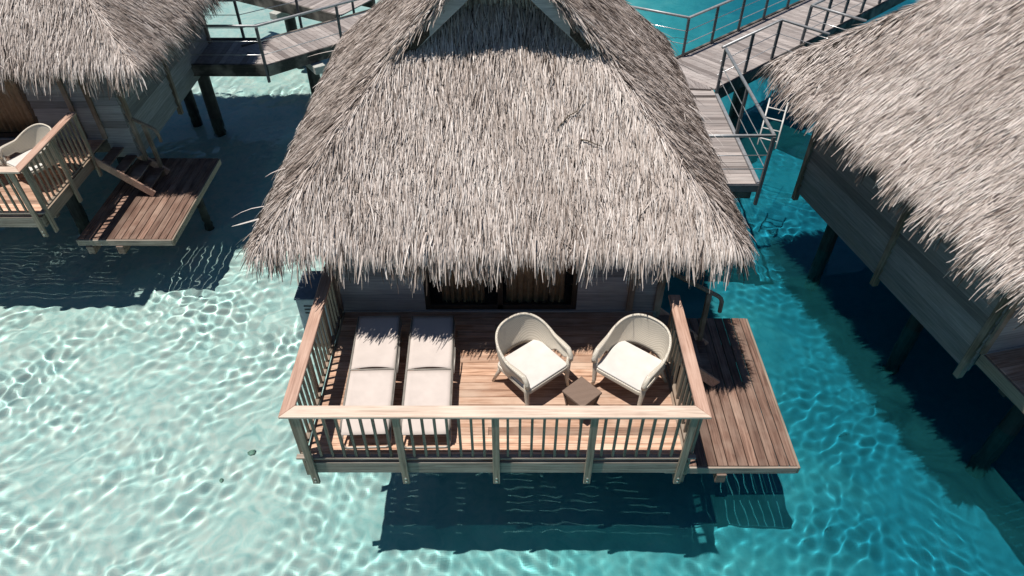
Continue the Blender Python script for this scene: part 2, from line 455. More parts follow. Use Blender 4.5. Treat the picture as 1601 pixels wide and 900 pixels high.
def surface_strips(rng, dens, back_dens, side_dark=0.0):
    out = []
    for upper in (False, True):
        if upper:
            n = int(2*HW*(YV1-YV0+.1)*1.43*dens)
            x = rng.uniform(-2.4, 2.4, n); y = rng.uniform(YV0+.02, YV1-.02, n)
            hw_ok = (np.abs(x) < 2.3)
            keep = hw_ok
        else:
            n = int(2*HW*(Y1-Y0)*1.43*dens)
            x = rng.uniform(-HW, HW, n); y = rng.uniform(Y0, Y1, n)
            h = roof_h(x, y)
            covered = (y > YV0+.5) & (y < YV1-.5) & (np.abs(x) < 1.6)
            keep = (h > -.02) & ~covered & ~((y > 7.2) & (rng.random(n) > back_dens))
        x, y = x[keep], y[keep]; n = len(x)
        e = .02
        f = lambda a, b: roof_z(a, b, upper)
        z = f(x, y)
        gx = (f(x+e, y)-f(x-e, y))/(2*e); gy = (f(x, y+e)-f(x, y-e))/(2*e)
        g = np.sqrt(gx*gx+gy*gy)+1e-6
        dx, dy = -gx/g, -gy/g
        ang = rng.normal(0, .15, n) + .13*patch(x*2.3, y*2.3, 1, 1)
        # scruffy areas, where the leaves lie more loosely
        loose = np.clip(patch(x*1.4, y*1.4, 1, 4), 0, 1)
        ang += rng.normal(0, .45, n)*(rng.random(n) < .06 + .14*loose)
        ca, sa = np.cos(ang), np.sin(ang)
        dx, dy = dx*ca - dy*sa, dx*sa + dy*ca
        T = np.stack([dx, dy, gx*dx+gy*dy], -1); T /= np.linalg.norm(T, axis=1)[:,None]
        off = rng.uniform(-.015, .05, n) + .02*patch(x*3, y*3, 1, 2)
        P = np.stack([x, y, z+off], -1)
        h = roof_h(x, y)
        edge = (h < .45) & (not upper)
        L = rng.uniform(.13, .29, n)*np.where(edge, 1.15, 1)
        Wd = rng.uniform(.006, .0155, n)
        roll = rng.normal(0, .55, n)
        lift = np.abs(rng.normal(.05, .09, n)) + .08*loose
        droop = np.where(edge, .10 + .38*np.clip(1-h/.35, 0, 1), .03)
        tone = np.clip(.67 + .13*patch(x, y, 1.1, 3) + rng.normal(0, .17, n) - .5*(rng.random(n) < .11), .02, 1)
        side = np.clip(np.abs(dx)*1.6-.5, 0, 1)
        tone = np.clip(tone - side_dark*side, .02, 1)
        out.append(ribbons(P, T, L, Wd, roll, lift, droop, tone, rng=rng))
    return out
def contour():
    """points on the eave line with outward normals"""
    pts = []
    for k in range(1440):
        a = 2*pi*k/1440
        cx, cy = 0, (Y0+Y1)/2
        lo_, hi = 0, 7
        for _ in range(24):
            mid = (lo_+hi)/2
            if roof_h(np.float64(cx+mid*cos(a)), np.float64(cy+mid*sin(a))) > 0: lo_ = mid
            else: hi = mid
        pts.append((cx+lo_*cos(a), cy+lo_*sin(a)))
    return np.array(pts)
CONT = contour()
def fringe_strips(rng, per_m):
    d = np.diff(np.vstack([CONT, CONT[:1]]), axis=0); ln = np.linalg.norm(d, axis=1); cum = np.concatenate([[0], np.cumsum(ln)])
    tot = cum[-1]; n = int(tot*per_m)
    # leaves come in bunches
    nb = int(tot*9)
    bc = rng.uniform(0, tot, nb); bl = rng.normal(0, .05, nb); bt = rng.normal(0, .07, nb); bs_ = rng.normal(0, .12, nb)
    b = rng.integers(0, nb, n)
    s_ = (bc[b] + rng.normal(0, .055, n)) % tot
    idx = np.clip(np.searchsorted(cum, s_)-1, 0, len(ln)-1)
    t = (s_-cum[idx])/ln[idx]
    p = CONT[idx] + d[idx]*t[:,None]
    tang = d[idx]/ln[idx][:,None]
    nrm = np.stack([tang[:,1], -tang[:,0]], -1)
    inset = rng.uniform(-.02, .30, n)
    x = p[:,0]-nrm[:,0]*inset; y = p[:,1]-nrm[:,1]*inset
    layer = rng.uniform(0, 1, n)
    z = Z0 + SL*np.maximum(roof_h(x, y), 0) - .20*layer + .01
    pitch = rng.uniform(.75, 1.35, n)*(.75+.5*layer)
    pitch = np.clip(pitch, .55, 1.5)
    sw = rng.normal(0, .10, n) + bs_[b]
    dxy = nrm + tang*sw[:,None]; dxy /= np.linalg.norm(dxy, axis=1)[:,None]
    T = np.concatenate([dxy*np.cos(pitch)[:,None], -np.sin(pitch)[:,None]], 1)
    P = np.stack([x, y, z], -1)
    L = np.clip(rng.uniform(.26, .43, n) + bl[b], .15, .55)
    Wd = rng.uniform(.009, .022, n)
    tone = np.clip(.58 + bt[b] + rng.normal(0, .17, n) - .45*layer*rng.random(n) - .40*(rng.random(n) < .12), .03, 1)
    a = ribbons(P, T, L, Wd, rng.normal(0, .6, n), rng.normal(0, .06, n), rng.uniform(.12, .35, n), tone, rng=rng, weights=(1,1,.9,.45))
    # a few long stray leaves
    m_ = 90
    i = rng.integers(0, n, m_)
    T2 = T[i].copy(); T2[:,2] = rng.uniform(-.9, -.2, m_); T2 /= np.linalg.norm(T2, axis=1)[:,None]
    b_ = ribbons(P[i]+[0,0,.12], T2, rng.uniform(.4, .6, m_), rng.uniform(.010,.02, m_), rng.normal(0,.6,m_), rng.normal(.1,.1,m_), rng.uniform(.0,.2,m_), np.clip(rng.normal(.75,.15,m_),0,1), rng=rng)
    return [a, b_]
def verge_strips(rng):
    """cut leaf ends along the two gable verges and strips hanging down the gable faces"""
    out = []
    for yv, sg in ((YV0, -1), (YV1, 1)):
        n = 3600
        x = rng.uniform(-1.95, 1.95, n)
        ax = np.abs(x)
        z = Z0 + SL*(HW-ax) + .03 - rng.uniform(0, .16, n)
        y = yv - sg*rng.uniform(.0, .2, n)
        T = np.stack([np.sign(x)*rng.uniform(.35,.8,n), sg*rng.uniform(.15,.7,n), -rng.uniform(.5,.9,n)], -1); T /= np.linalg.norm(T, axis=1)[:,None]
        out.append(ribbons(np.stack([x,y,z],-1), T, rng.uniform(.14,.26,n), rng.uniform(.010,.022,n), rng.normal(0,.6,n), rng.normal(0,.1,n), np.full(n,.05), np.clip(rng.normal(.5,.17,n),0,1), rng=rng))
        n = 2600
        x = rng.uniform(-1.3, 1.3, n); zt = Z0+SL*(HW-np.abs(x)) - .1; zb = Z0 + SL*(yv-Y0 if sg < 0 else Y1-yv)
        z = rng.uniform(0, 1, n)*(zt-zb-.1) + zb + .3
        y = np.full(n, yv) - sg*(.52 - rng.uniform(0,.04,n))
        T = np.stack([rng.normal(0,.1,n), np.full(n, sg*.12), -np.ones(n)], -1); T /= np.linalg.norm(T, axis=1)[:,None]
        out.append(ribbons(np.stack([x,y,z],-1), T, rng.uniform(.25,.4,n), rng.uniform(.012,.026,n), rng.normal(0,.6,n), np.full(n,.03), np.full(n,.02), np.clip(rng.normal(.42,.16,n),0,1), rng=rng))
    # ridge capping: leaves folded over the ridge
    n = 2600
    y = rng.uniform(YV0, YV1, n); sx = np.where(rng.random(n) < .5, -1, 1)
    x = sx*rng.uniform(0, .12, n); z = Z0+SL*HW - .1 - np.abs(x) + rng.uniform(.0,.06,n)
    T = np.stack([sx*rng.uniform(.6,.9,n), rng.normal(0,.2,n), -rng.uniform(.4,.8,n)], -1); T /= np.linalg.norm(T, axis=1)[:,None]
    out.append(ribbons(np.stack([x,y,z],-1), T, rng.uniform(.3,.5,n), rng.uniform(.012,.026,n), rng.normal(0,.5,n), np.full(n,.02), np.full(n,.04), np.clip(rng.normal(.5,.15,n),0,1), rng=rng))
    return out
def join_strips(lst):
    co, q, tn, b = [], [], [], 0
    for c, f, t in lst:
        co.append(c); q.append(f+b); tn.append(t); b += len(c)
    return np.concatenate(co), np.concatenate(q), np.concatenate(tn)

def roof_shell(root):
    # solid core of the hipped part
    xs = np.linspace(-HW-.02, HW+.02, 90); ys = np.linspace(Y0-.02, Y1+.02, 96)
    mb = MB(); ids = {}
    H = roof_h(*np.meshgrid(xs, ys))
    def vid(i, j):
        k = (i, j)
        if k not in ids:
            ids[k] = len(mb.v); mb.v.append((xs[i], ys[j], Z0 + SL*H[j, i] - .035))
        return ids[k]
    for j in range(len(ys)-1):
        for i in range(len(xs)-1):
            if min(H[j,i], H[j,i+1], H[j+1,i], H[j+1,i+1]) > 0:
                mb.f.append((vid(i,j), vid(i+1,j), vid(i+1,j+1), vid(i,j+1)))
    sh = mb.build('roof', M['thatch_core'], root)
    so = sh.modifiers.new('thickness', 'SOLIDIFY'); so.thickness = .22; so.offset = -1
    # upper gable slabs and gable walls (same part, dark core of the roof)
    mb = MB()
    for s_ in (-1, 1):
        za = Z0 + SL*HW - .12; xb = 1.9; zb = za - SL*xb
        y0, y1 = YV0+.03, YV1-.03; t = .2
        q = [(0,y0,za),(s_*xb,y0,zb),(s_*xb,y1,zb),(0,y1,za),(0,y0,za-t),(s_*xb,y0,zb-t),(s_*xb,y1,zb-t),(0,y1,za-t)]
        mb.add(q, [(0,1,2,3),(4,7,6,5),(0,4,5,1),(3,2,6,7),(1,5,6,2),(0,3,7,4)])
    for y in (YV0+.55, YV1-.55):
        zt = Z0+SL*HW-.3
        mb.add([(-1.8,y-.03,2.9),(1.8,y-.03,2.9),(1.8,y-.03,zt-1.8*SL),(0,y-.03,zt),(-1.8,y-.03,zt-1.8*SL),
                (-1.8,y+.03,2.9),(1.8,y+.03,2.9),(1.8,y+.03,zt-1.8*SL),(0,y+.03,zt),(-1.8,y+.03,zt-1.8*SL)],
               [(0,1,2,3,4),(9,8,7,6,5),(0,5,6,1),(1,6,7,2),(2,7,8,3),(3,8,9,4),(4,9,5,0)])
    mb.build('gable_core', M['thatch_core'], sh)
    for yv, sg in ((YV0, -1), (YV1, 1)):
        for s_ in (-1, 1):
            b = MB()
            a0 = (s_*1.60, yv - sg*.10, Z0+SL*(HW-1.60)-.16); a1 = (s_*.03, yv + sg*.0, Z0+SL*HW-.34)
            b.bar(a0, a1, .05, .17, (0,0,1))
            b.build('bargeboard', M['wall_x'], sh, bevel=.004)
    return sh

THATCH_MESH = {}
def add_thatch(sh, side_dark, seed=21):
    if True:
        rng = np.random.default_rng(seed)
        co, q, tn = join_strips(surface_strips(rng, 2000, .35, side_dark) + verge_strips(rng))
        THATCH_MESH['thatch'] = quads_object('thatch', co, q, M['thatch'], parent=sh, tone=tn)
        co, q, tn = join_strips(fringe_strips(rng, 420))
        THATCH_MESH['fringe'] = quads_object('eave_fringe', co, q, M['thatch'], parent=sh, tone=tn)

# ------------------------------------------------------------------ bungalow parts
def planks_x(mb, x0, x1, y0, y1, z, t, wd, gap, rng, joints=True):
    y = y0
    while y < y1 - .02:
        ye = min(y+wd-gap, y1)
        if joints and rng.random() < .6:
            xj = rng.uniform(x0+.8, x1-.8)
            mb.box(x0, xj-.002, y, ye, z-t, z + rng.uniform(-.002,.001)); mb.box(xj+.002, x1, y, ye, z-t, z + rng.uniform(-.002,.001))
        else: mb.box(x0, x1, y, ye, z-t, z + rng.uniform(-.002,.001))
        y += wd
def baluster(parent, x, y, z0=.085, z1=.965, w_=.032, m='post'):
    MB().box(x-w_/2, x+w_/2, y-w_/2, y+w_/2, z0, z1).build('baluster', M[m], parent)
def clapboard(mb, axis, fixed, out, a0, a1, z0, z1, h=.17):
    """lapped planks: each leans out at its foot; axis 0 = wall runs along x"""
    z = z0
    while z < z1 - .02:
        zt = min(z+h+.015, z1)
        lo_, hi = fixed + out*.042, fixed + out*.006
        i_ = fixed - out*.02
        if axis == 0:
            V = [(a0,lo_,z),(a1,lo_,z),(a1,hi,zt),(a0,hi,zt),(a0,i_,z),(a1,i_,z),(a1,i_,zt),(a0,i_,zt)]
        else:
            V = [(lo_,a0,z),(lo_,a1,z),(hi,a1,zt),(hi,a0,zt),(i_,a0,z),(i_,a1,z),(i_,a1,zt),(i_,a0,zt)]
        mb.add(V, [(0,1,2,3),(7,6,5,4),(0,4,5,1),(3,2,6,7),(0,3,7,4),(1,5,6,2)])
        z += h

def make_house(name, roof_dx=0.04, roof_dy=0.0, wall_dx=0.0):
    root = empty(name)
    rng = random.Random(5)
    # --- deck
    mb = MB(); planks_x(mb, -2.40, 2.40, 0.0, 2.74, 0.0, .032, .128, .004, rng)
    deck = mb.build('deck', M['deck'], root, bevel=.003)
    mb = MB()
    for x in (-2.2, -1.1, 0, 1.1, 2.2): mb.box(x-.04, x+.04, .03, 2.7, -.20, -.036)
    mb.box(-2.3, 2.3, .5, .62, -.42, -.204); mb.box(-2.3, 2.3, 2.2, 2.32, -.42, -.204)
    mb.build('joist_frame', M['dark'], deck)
    MB().box(-2.40, 2.40, -.035, -.004, -.235, -.012).build('fascia', M['fascia_x'], deck, bevel=.004)
    MB().box(-2.44, -2.404, -.03, 2.74, -.235, -.012).build('fascia', M['fascia_y'], deck, bevel=.004)
    MB().box(2.404, 2.44, -.03, 2.0, -.235, -.012).build('fascia', M['fascia_y'], deck, bevel=.004)
    # --- railings
    def railing(kind):
        r = None
        if kind == 'front':
            r = MB().box(-2.53, 2.53, -.035, .035, .055, .085).build('front_railing', M['fascia_x'], root, bevel=.004)
            # mitred top rail
            V = [(-2.54,-.09,.96),(2.54,-.09,.96),(2.38,.085,.96),(-2.38,.085,.96)]
            V += [(a,b,1.0) for a,b,_ in V]
            MB().add(V, [(0,3,2,1),(4,5,6,7),(0,1,5,4),(1,2,6,5),(2,3,7,6),(3,0,4,7)]).build('top_rail', M['rail_x'], r, bevel=.006)
            xs = [-2.354, -1.177, 0, 1.177, 2.354]
            for x in xs:
                MB().box(x-.045, x+.045, -.078, -.037, -.43, .958).build('post', M['post'], r, bevel=.004)
                for zb in (-.30, -.37): MB().tube([(x,-.077,zb),(x,-.087,zb)], .014, 8).build('bolt', M['bolt'], r)
            for i in range(4):
                for k in range(7):
                    baluster(r, xs[i] + 1.177*(k+1)/8, 0)
        else:
            s_ = -1 if kind == 'left' else 1
            ye = 2.70 if kind == 'left' else 2.03
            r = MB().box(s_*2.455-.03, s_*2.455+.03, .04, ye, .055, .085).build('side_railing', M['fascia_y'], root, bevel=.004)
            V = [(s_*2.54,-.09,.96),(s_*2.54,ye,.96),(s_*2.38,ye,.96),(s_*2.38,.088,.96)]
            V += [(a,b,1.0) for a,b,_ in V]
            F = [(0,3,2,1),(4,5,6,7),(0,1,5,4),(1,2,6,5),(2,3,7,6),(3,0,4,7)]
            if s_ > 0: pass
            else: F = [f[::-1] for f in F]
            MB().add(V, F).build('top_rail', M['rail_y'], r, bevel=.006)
            ps = [.10, 1.07, 2.0] + ([2.66] if s_ < 0 else [])
            for y in ps:
                MB().box(s_*2.485-.021, s_*2.485+.021, y-.045, y+.045, -.43, .958).build('post', M['post'], r, bevel=.004)
            for a, b_, n in ((ps[0], ps[1], 6), (ps[1], ps[2], 6)) + (((2.0, 2.66, 4),) if s_ < 0 else ()):
                for k in range(n): baluster(r, s_*2.455, a + (b_-a)*(k+1)/(n+1))
        return r
    for k in ('front', 'left', 'right'): railing(k)
    # --- swim platform
    PZ = -.97
    mb = MB(); x = 2.42
    while x < 4.27:
        mb.box(x, min(x+.133, 4.28), .56, 3.56, PZ-.035, PZ + rng.uniform(-.003,.001)); x += .1465
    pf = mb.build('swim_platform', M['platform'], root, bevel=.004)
    MB().box(2.40, 4.285, .525, .556, PZ-.15, PZ-.012).build('fascia', M['fascia_x'], pf, bevel=.004)
    MB().box(4.285, 4.32, .53, 3.56, PZ-.15, PZ-.012).build('fascia', M['fascia_y'], pf, bevel=.004)
    for x in (2.62, 3.22):
        MB().box(x-.07, x+.07, .50, 3.5, PZ-.34, PZ-.153).build('beam', M['stair'], pf, bevel=.004)
    for y in (1.1, 2.9):
        MB().box(2.4, 4.24, y-.05, y+.05, PZ-.152, PZ-.038).build('joist', M['dark'], pf)
    # --- stairs from the deck down to the platform
    st = MB().bar((2.44, 2.02, -.06), (3.42, 2.02, PZ+.06), .04, .16).build('staircase', M['rail_y'], root, bevel=.004)
    MB().bar((2.44, 2.86, -.06), (3.42, 2.86, PZ+.06), .04, .16).build('stringer', M['rail_y'], st, bevel=.004)
    for k in range(4):
        x = 2.50 + .21*k; z = -.19 - .195*k
        MB().box(x, x+.24, 2.045, 2.835, z-.035, z).build('step', M['stair'], st, bevel=.004)
    h = MB().tube([(2.46,2.86,.78),(3.42,2.86,.20),(3.47,2.86,.15),(3.50,2.86,.08),(3.51,2.86,-.14)], .036, 8)
    hr = h.build('handrail', M['wall_post'], root, bevel=.005)
    MB().bar((3.27, 2.86, .27), (3.31, 2.86, PZ), .075, .075).build('post', M['wall_post'], hr, bevel=.005)
    # --- body of the house
    w0, w1 = -2.45+wall_dx, 2.45+wall_dx
    wy0, wy1 = 2.76, 7.75
    mb = MB(); clapboard(mb, 0, wy0, -1, 1.20, w1, .03, 2.45); mb.build('front_wall', M['wall_x'], root)
    mb = MB(); clapboard(mb, 0, wy0, -1, w0, -1.14, .03, 2.45)
    wl = mb.build('front_wall', M['wall_x'], root)
    MB().box(w0, w1, wy0-.06, wy0+.02, -.0, .028).build('sill', M['wall_x'], wl, bevel=.003)
    MB().box(-1.14, 1.20, wy0-.02, wy0+.03, 2.12, 2.45).build('lintel', M['wall_x'], wl)
    for x in (w0-.02, 2.02, w1+.0):
        MB().box(x-.05, x+.05, wy0-.075, wy0-.032, .03, 2.45).build('post', M['wall_post'], wl, bevel=.004)
    for s_, xx in ((-1, w0), (1, w1)):
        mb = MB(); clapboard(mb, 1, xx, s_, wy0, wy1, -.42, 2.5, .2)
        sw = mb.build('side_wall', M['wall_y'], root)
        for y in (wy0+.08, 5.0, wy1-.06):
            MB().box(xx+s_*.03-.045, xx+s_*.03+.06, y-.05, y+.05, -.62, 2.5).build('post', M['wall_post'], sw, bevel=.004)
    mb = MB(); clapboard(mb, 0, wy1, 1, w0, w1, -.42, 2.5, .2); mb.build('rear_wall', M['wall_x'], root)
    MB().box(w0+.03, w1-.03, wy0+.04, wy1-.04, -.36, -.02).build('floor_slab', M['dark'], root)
    # sliding door with curtains behind the glass
    fr = MB()
    for x in (-1.10, .02, 1.16): fr.box(x-.04, x+.04, wy0-.03, wy0+.03, .03, 2.12)
    fr.box(-1.06, 1.12, wy0-.03, wy0+.03, .03, .13); fr.box(-1.06, 1.12, wy0-.03, wy0+.03, 2.05, 2.12)
    dr = fr.build('sliding_door', M['frame'], root, bevel=.004)
    MB().box(-1.06, -.02, wy0-.004, wy0+.004, .13, 2.05).build('pane', M['glass'], dr)
    MB().box(.06, 1.12, wy0-.004, wy0+.004, .13, 2.05).build('pane', M['glass'], dr)
    for x0, x1 in ((-.88, -.22), (.12, 1.02)):
        mb = MB(); n = 60; vv = []
        for i in range(n+1):
            x = x0+(x1-x0)*i/n; y = wy0+.11+.035*sin(i*.75)+.015*sin(i*1.9)
            vv += [(x, y, .06+.02*sin(i*.3)), (x, y, 2.1)]
        mb.add(vv, [(2*i, 2*i+2, 2*i+3, 2*i+1) for i in range(n)])
        cu = mb.build('curtain', M['curtain'], dr, smooth=True)
        so = cu.modifiers.new('thickness', 'SOLIDIFY'); so.thickness = .004
    MB().box(-1.3, 1.2, wy0+.6, wy0+.64, .0, 2.3).build('dim_room_panel', M['inside'], dr)  # dark panel behind the glass, the room's dimness is put into its colour
    # --- pilings
    for x, y in ((-1.3, 2.4), (1.3, 2.4), (-1.3, 4.8), (1.3, 4.8), (-1.62, 7.3), (2.1, 7.5), (2.8, 2.8), (3.9, 2.8)):
        top = -.42 if x < 2.7 else PZ-.16
        MB().tube([(x,y,-4.2),(x,y,top)], [.15,.14] if x < 2.7 else [.09,.09], 14).build('piling', M['piling'], root, smooth=False)
    # --- roof
    rf = roof_shell(root)
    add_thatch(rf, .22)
    rf.location = (roof_dx, roof_dy, 0)
    return root, rf

main, main_roof = make_house('thatched_bungalow')
tag(main, 'thatched bungalow in the middle with loungers and two armchairs on its deck', 'bungalow', 'overwater bungalows with thatched roofs')

# neighbours: the same house, copied
left = copy_tree(main)
left.location = (-10.82, 5.22, 0)
tag(left, 'thatched bungalow cut off by the top left corner, its deck half out of view', 'bungalow', 'overwater bungalows with thatched roofs')
right = copy_tree(main)
right.location = (10.12, -.27, 0); right.rotation_euler = (0, 0, RAD(13))
tag(right, 'thatched bungalow on the right showing only its roof and shaded side wall', 'bungalow', 'overwater bungalows with thatched roofs')
for ch in left.children:
    n_ = ch.name.split('.')[0]
    if n_ == 'roof': ch.location = (.82, .12, 0)
    if n_ == 'side_wall' and ch.bound_box[0][0] > 0: ch.location = (.55, 0, 0)
_mb = MB(); clapboard(_mb, 0, 2.76, -1, 2.46, 3.0, -.42, 2.45); _mb.build('front_wall', M['wall_x'], left)

for ch in list(right.children):
    if ch.name.startswith('side_railing') and ch.bound_box[0][0] < 0:
        for g_ in list(ch.children): bpy.data.objects.remove(g_)
        bpy.data.objects.remove(ch)

# the neighbours' thatch is rebuilt with side slopes toned paler than the middle roof's
for house, sd in ((left, 5), (right, 9)):
    for ch in list(house.children):
        if ch.name.split('.')[0] == 'roof':
            for g_ in list(ch.children):
                if g_.name.split('.')[0] in ('thatch', 'eave_fringe'): bpy.data.objects.remove(g_)
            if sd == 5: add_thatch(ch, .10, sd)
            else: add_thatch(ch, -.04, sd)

# ------------------------------------------------------------------ furniture
def rounded_slab(mb, x0, x1, y0, y1, z0, z1, r=.05, n=5):
    P = []
    for cx, cy, a0 in ((x1-r, y1-r, 0), (x0+r, y1-r, pi/2), (x0+r, y0+r, pi), (x1-r, y0+r, 3*pi/2)):
        for k in range(n+1):
            a = a0 + pi/2*k/n; P.append((cx+r*cos(a), cy+r*sin(a)))
    m = len(P)
    mb.add([(x,y,z0) for x,y in P] + [(x,y,z1) for x,y in P],
           [tuple(range(m))[::-1], tuple(range(m, 2*m))] + [(i, (i+1)%m, (i+1)%m+m, i+m) for i in range(m)])
    return mb
def make_armchair():
    """faces +y locally"""
    root = empty('armchair')
    # rim path: front right arm end -> back -> front left
    def rim(t):          # t in -1..1
        a = t*pi*.5
        if abs(t) <= .62:
            u = t/.62
            ang = u*pi/2
            x = (.335+.03*(1-abs(u)))*math.copysign(abs(sin(ang))**.85, ang); y = -.02 - .35*abs(cos(ang))**.9
            z = .82 - .20*(abs(u)**2.0)
            y -= .05*(1-abs(u)**2)
        else:
            v = (abs(t)-.62)/.38
            x = math.copysign(.335 - .025*v, t); y = -.02 + .33*min(1, v*1.15) ; z = .62 - .01*v - (.14*max(0, v-.72)/.28)**1.0*1.0
        return Vector((x, y, z))
    n = 56; T = [-1 + 2*i/n for i in range(n+1)]
    R_ = [rim(t) for t in T]
    # woven shell between rim and seat, with an arched opening below each arm
    mb = MB(); rows = 9
    def low(t, p):
        a = abs(t)
        f = min(1, max(0, (a-.60)/.12)); f = f*f*(3-2*f)
        base = Vector((p.x*.86, max(p.y, -.42)*.80 + (.0), .36))
        e_ = min(1, max(0, (a-.86)/.12))
        lowz = .36*(1-f) + (p.z-.155+.115*e_)*f
        base = Vector((p.x*(.90+.03*f+.05*e_), p.y*(.84+.16*f), lowz))
        return base
    for i, t in enumerate(T):
        p = R_[i]; q = low(t, p)
        for k in range(rows+1):
            s_ = k/rows
            v = p.lerp(q, s_)
            v.x *= 1+.03*sin(pi*s_); v.y *= 1+.05*sin(pi*s_)*(1 if v.y < 0 else 0)
            mb.v.append(tuple(v))
    for i in range(n):
        for k in range(rows):
            a = i*(rows+1)+k; mb.f.append((a, a+1, a+rows+2, a+rows+1))
    sh = mb.build('backrest', M['wicker'], root, smooth=True)
    so = sh.modifiers.new('t', 'SOLIDIFY'); so.thickness = .018; so.offset = 0
    MB().tube(R_, [.015 + .014*min(1, max(0, (abs(t)-.5)/.3)) for t in T], 10).build('rim', M['wicker'], sh, smooth=True)
    # seat base
    mb = rounded_slab(MB(), -.305, .305, -.28, .31, .31, .372, .06)
    mb.build('seat', M['wicker'], root, bevel=.012, seg=2)
    mb = rounded_slab(MB(), -.292, .292, -.27, .30, .373, .403, .05)
    mb.build('cushion', M['cushion'], root, bevel=.012, seg=3, smooth=False)
    for sx, sy in ((-1,1),(1,1),(-1,-1),(1,-1)):
        if sy > 0: pts = [(sx*.308,.285,.50),(sx*.300,.285,.36),(sx*.29,.29,.15),(sx*.30,.31,0)]; rs = [.026,.03,.024,.017]
        else: pts = [(sx*.24,-.24,.36),(sx*.26,-.27,.2),(sx*.31,-.33,0)]; rs = [.03,.026,.017]
        MB().tube(pts, rs, 8).build('leg', M['wicker'], root, smooth=True)
    return root
G = 'wicker armchairs on the decks'
ch = make_armchair()
ch.location = (.47, 1.26, 0); ch.rotation_euler = (0,0, math.atan2(-.77, .63)-pi/2)
tag(ch, 'cream wicker armchair beside the loungers, white cushion, back half in thatch shadow', 'armchair', G)
ch.scale = (1.24, 1.15, 1.13)
def place_chair(x, y, ang, label):
    c = copy_tree(ch); c.location = (x, y, 0); c.rotation_euler = (0,0,ang); tag(c, label, 'armchair', G)
place_chair(1.83, 1.24, math.atan2(-.78,-.62)-pi/2, 'cream wicker armchair beside the right railing, white cushion in full sun')
place_chair(-8.95, 6.45, math.atan2(-.85,-.5)-pi/2, 'cream wicker armchair behind the corner of the left bungalow railing')
place_chair(-10.0, 6.35, math.atan2(-.7,.6)-pi/2, 'wicker armchair at the left picture edge, only its arm showing')

def make_lounger():
    """foot at y=0, head at y=2.06"""
    root = empty('sun_lounger')
    mb = MB()
    for s_ in (-1, 1):
        mb.tube([(s_*.31,.10,.27),(s_*.315,.5,.285),(s_*.315,1.9,.30),(s_*.31,2.02,.30)], .017, 8)
    mb.tube([(-.31,2.02,.30),(.31,2.02,.30)], .017, 8)
    mb.tube([(-.31,1.04,.285),(.31,1.04,.285)], .014, 8)
    fr = mb.build('frame', M['lounger_frame'], root, smooth=True)
    for y0, y1, rr in ((.32, -.02, 1), (1.55, 1.85, 1)):
        pts = [(-.31,y0,.275)]
        for k in range(7):
            a = k/6*pi/2; pts.append((-.31+.07*(1-cos(a)), y1 + (y0-y1)*.14*(1-sin(a)), .015+.07*(1-sin(a))))
        pts += [(-x,y,z) for x,y,z in pts[::-1]]
        MB().tube(pts, .015, 8).build('leg', M['lounger_frame'], root, smooth=True)
    def sling(y0, y1, z0, z1, name):
        mb = MB(); nx, ny = 10, 14
        for j in range(ny+1):
            v = j/ny
            for i in range(nx+1):
                u = -1+2*i/nx
                z = z0+(z1-z0)*v - .018*(1-u*u)*sin(pi*min(1,max(0,v)))
                if y0 < .2: z -= .03*max(0, .12-v)/.12
                mb.v.append((u*.305, y0+(y1-y0)*v, z+.022))
        for j in range(ny):
            for i in range(nx):
                a = j*(nx+1)+i; mb.f.append((a, a+1, a+nx+2, a+nx+1))
        o = mb.build(name, M['sling'], root, smooth=True)
        m_ = o.modifiers.new('t', 'SOLIDIFY'); m_.thickness = .014
        if name == 'backrest':
            for v in o.data.vertices:
                if v.co.y < 1.2: v.co.y += (.045*(1-(v.co.x/.305)**2))*(1-(v.co.y-1.05)/.15)
    for s_ in (-1, 1):
        MB().tube([(s_*.306,.03,.300),(s_*.306,.5,.306),(s_*.306,1.02,.318),(s_*.306,1.5,.338),(s_*.306,2.05,.358)], .009, 6).build('side_piping', M['lounger_frame'], root, smooth=True)
    sling(.0, 1.03, .275, .295, 'seat_sling')
    sling(1.055, 2.06, .295, .335, 'backrest')
    mb = MB(); mb.bar((-.31,1.043,.322),(.31,1.043,.322), .018, .012); mb.build('pivot_bar', M['lounger_frame'], root)
    for s_ in (1,):
        MB().tube([(s_*.335,1.02,.26),(s_*.345,1.25,.31),(s_*.345,1.42,.35)], .010, 6).build('ratchet_arm', M['lounger_frame'], root, smooth=True)
    return root
lg = make_lounger(); lg.location = (-1.68, .20, 0); lg.rotation_euler = (0,0,RAD(2.2))
tag(lg, 'light grey sling sun lounger nearest the left deck railing', 'sun lounger', 'pair of sun loungers on the middle deck')
l2 = copy_tree(lg); l2.location = (-.91, .20, 0); l2.rotation_euler = (0,0,RAD(1.6))
tag(l2, 'light grey sling sun lounger between the other lounger and the left armchair', 'sun lounger', 'pair of sun loungers on the middle deck')

tb = empty('side_table', (1.12, .765, 0), RAD(42))
tag(tb, 'small square brown woven table standing between the two armchairs', 'side table')
MB().box(-.19,.19,-.19,.19,.395,.43).build('tabletop', M['wicker_brown'], tb, bevel=.008)
mb = MB()
a, b = .17, .125
for i in range(4):
    c0 = [(-1,-1),(1,-1),(1,1),(-1,1)][i]; c1 = [(-1,-1),(1,-1),(1,1),(-1,1)][(i+1)%4]
    mb.add([(c0[0]*a,c0[1]*a,.394),(c1[0]*a,c1[1]*a,.394),(c1[0]*b,c1[1]*b,.16),(c0[0]*b,c0[1]*b,.16)], [(3,2,1,0)])
bo = mb.build('woven_skirt', M['wicker_brown'], tb); bo.modifiers.new('t','SOLIDIFY').thickness = .015
for sx in (-1,1):
    for sy in (-1,1):
        MB().tube([(sx*.165,sy*.165,.394),(sx*.13,sy*.13,.14),(sx*.15,sy*.15,0)], [.018,.016,.013], 8).build('leg', M['wicker_brown'], tb, smooth=True)

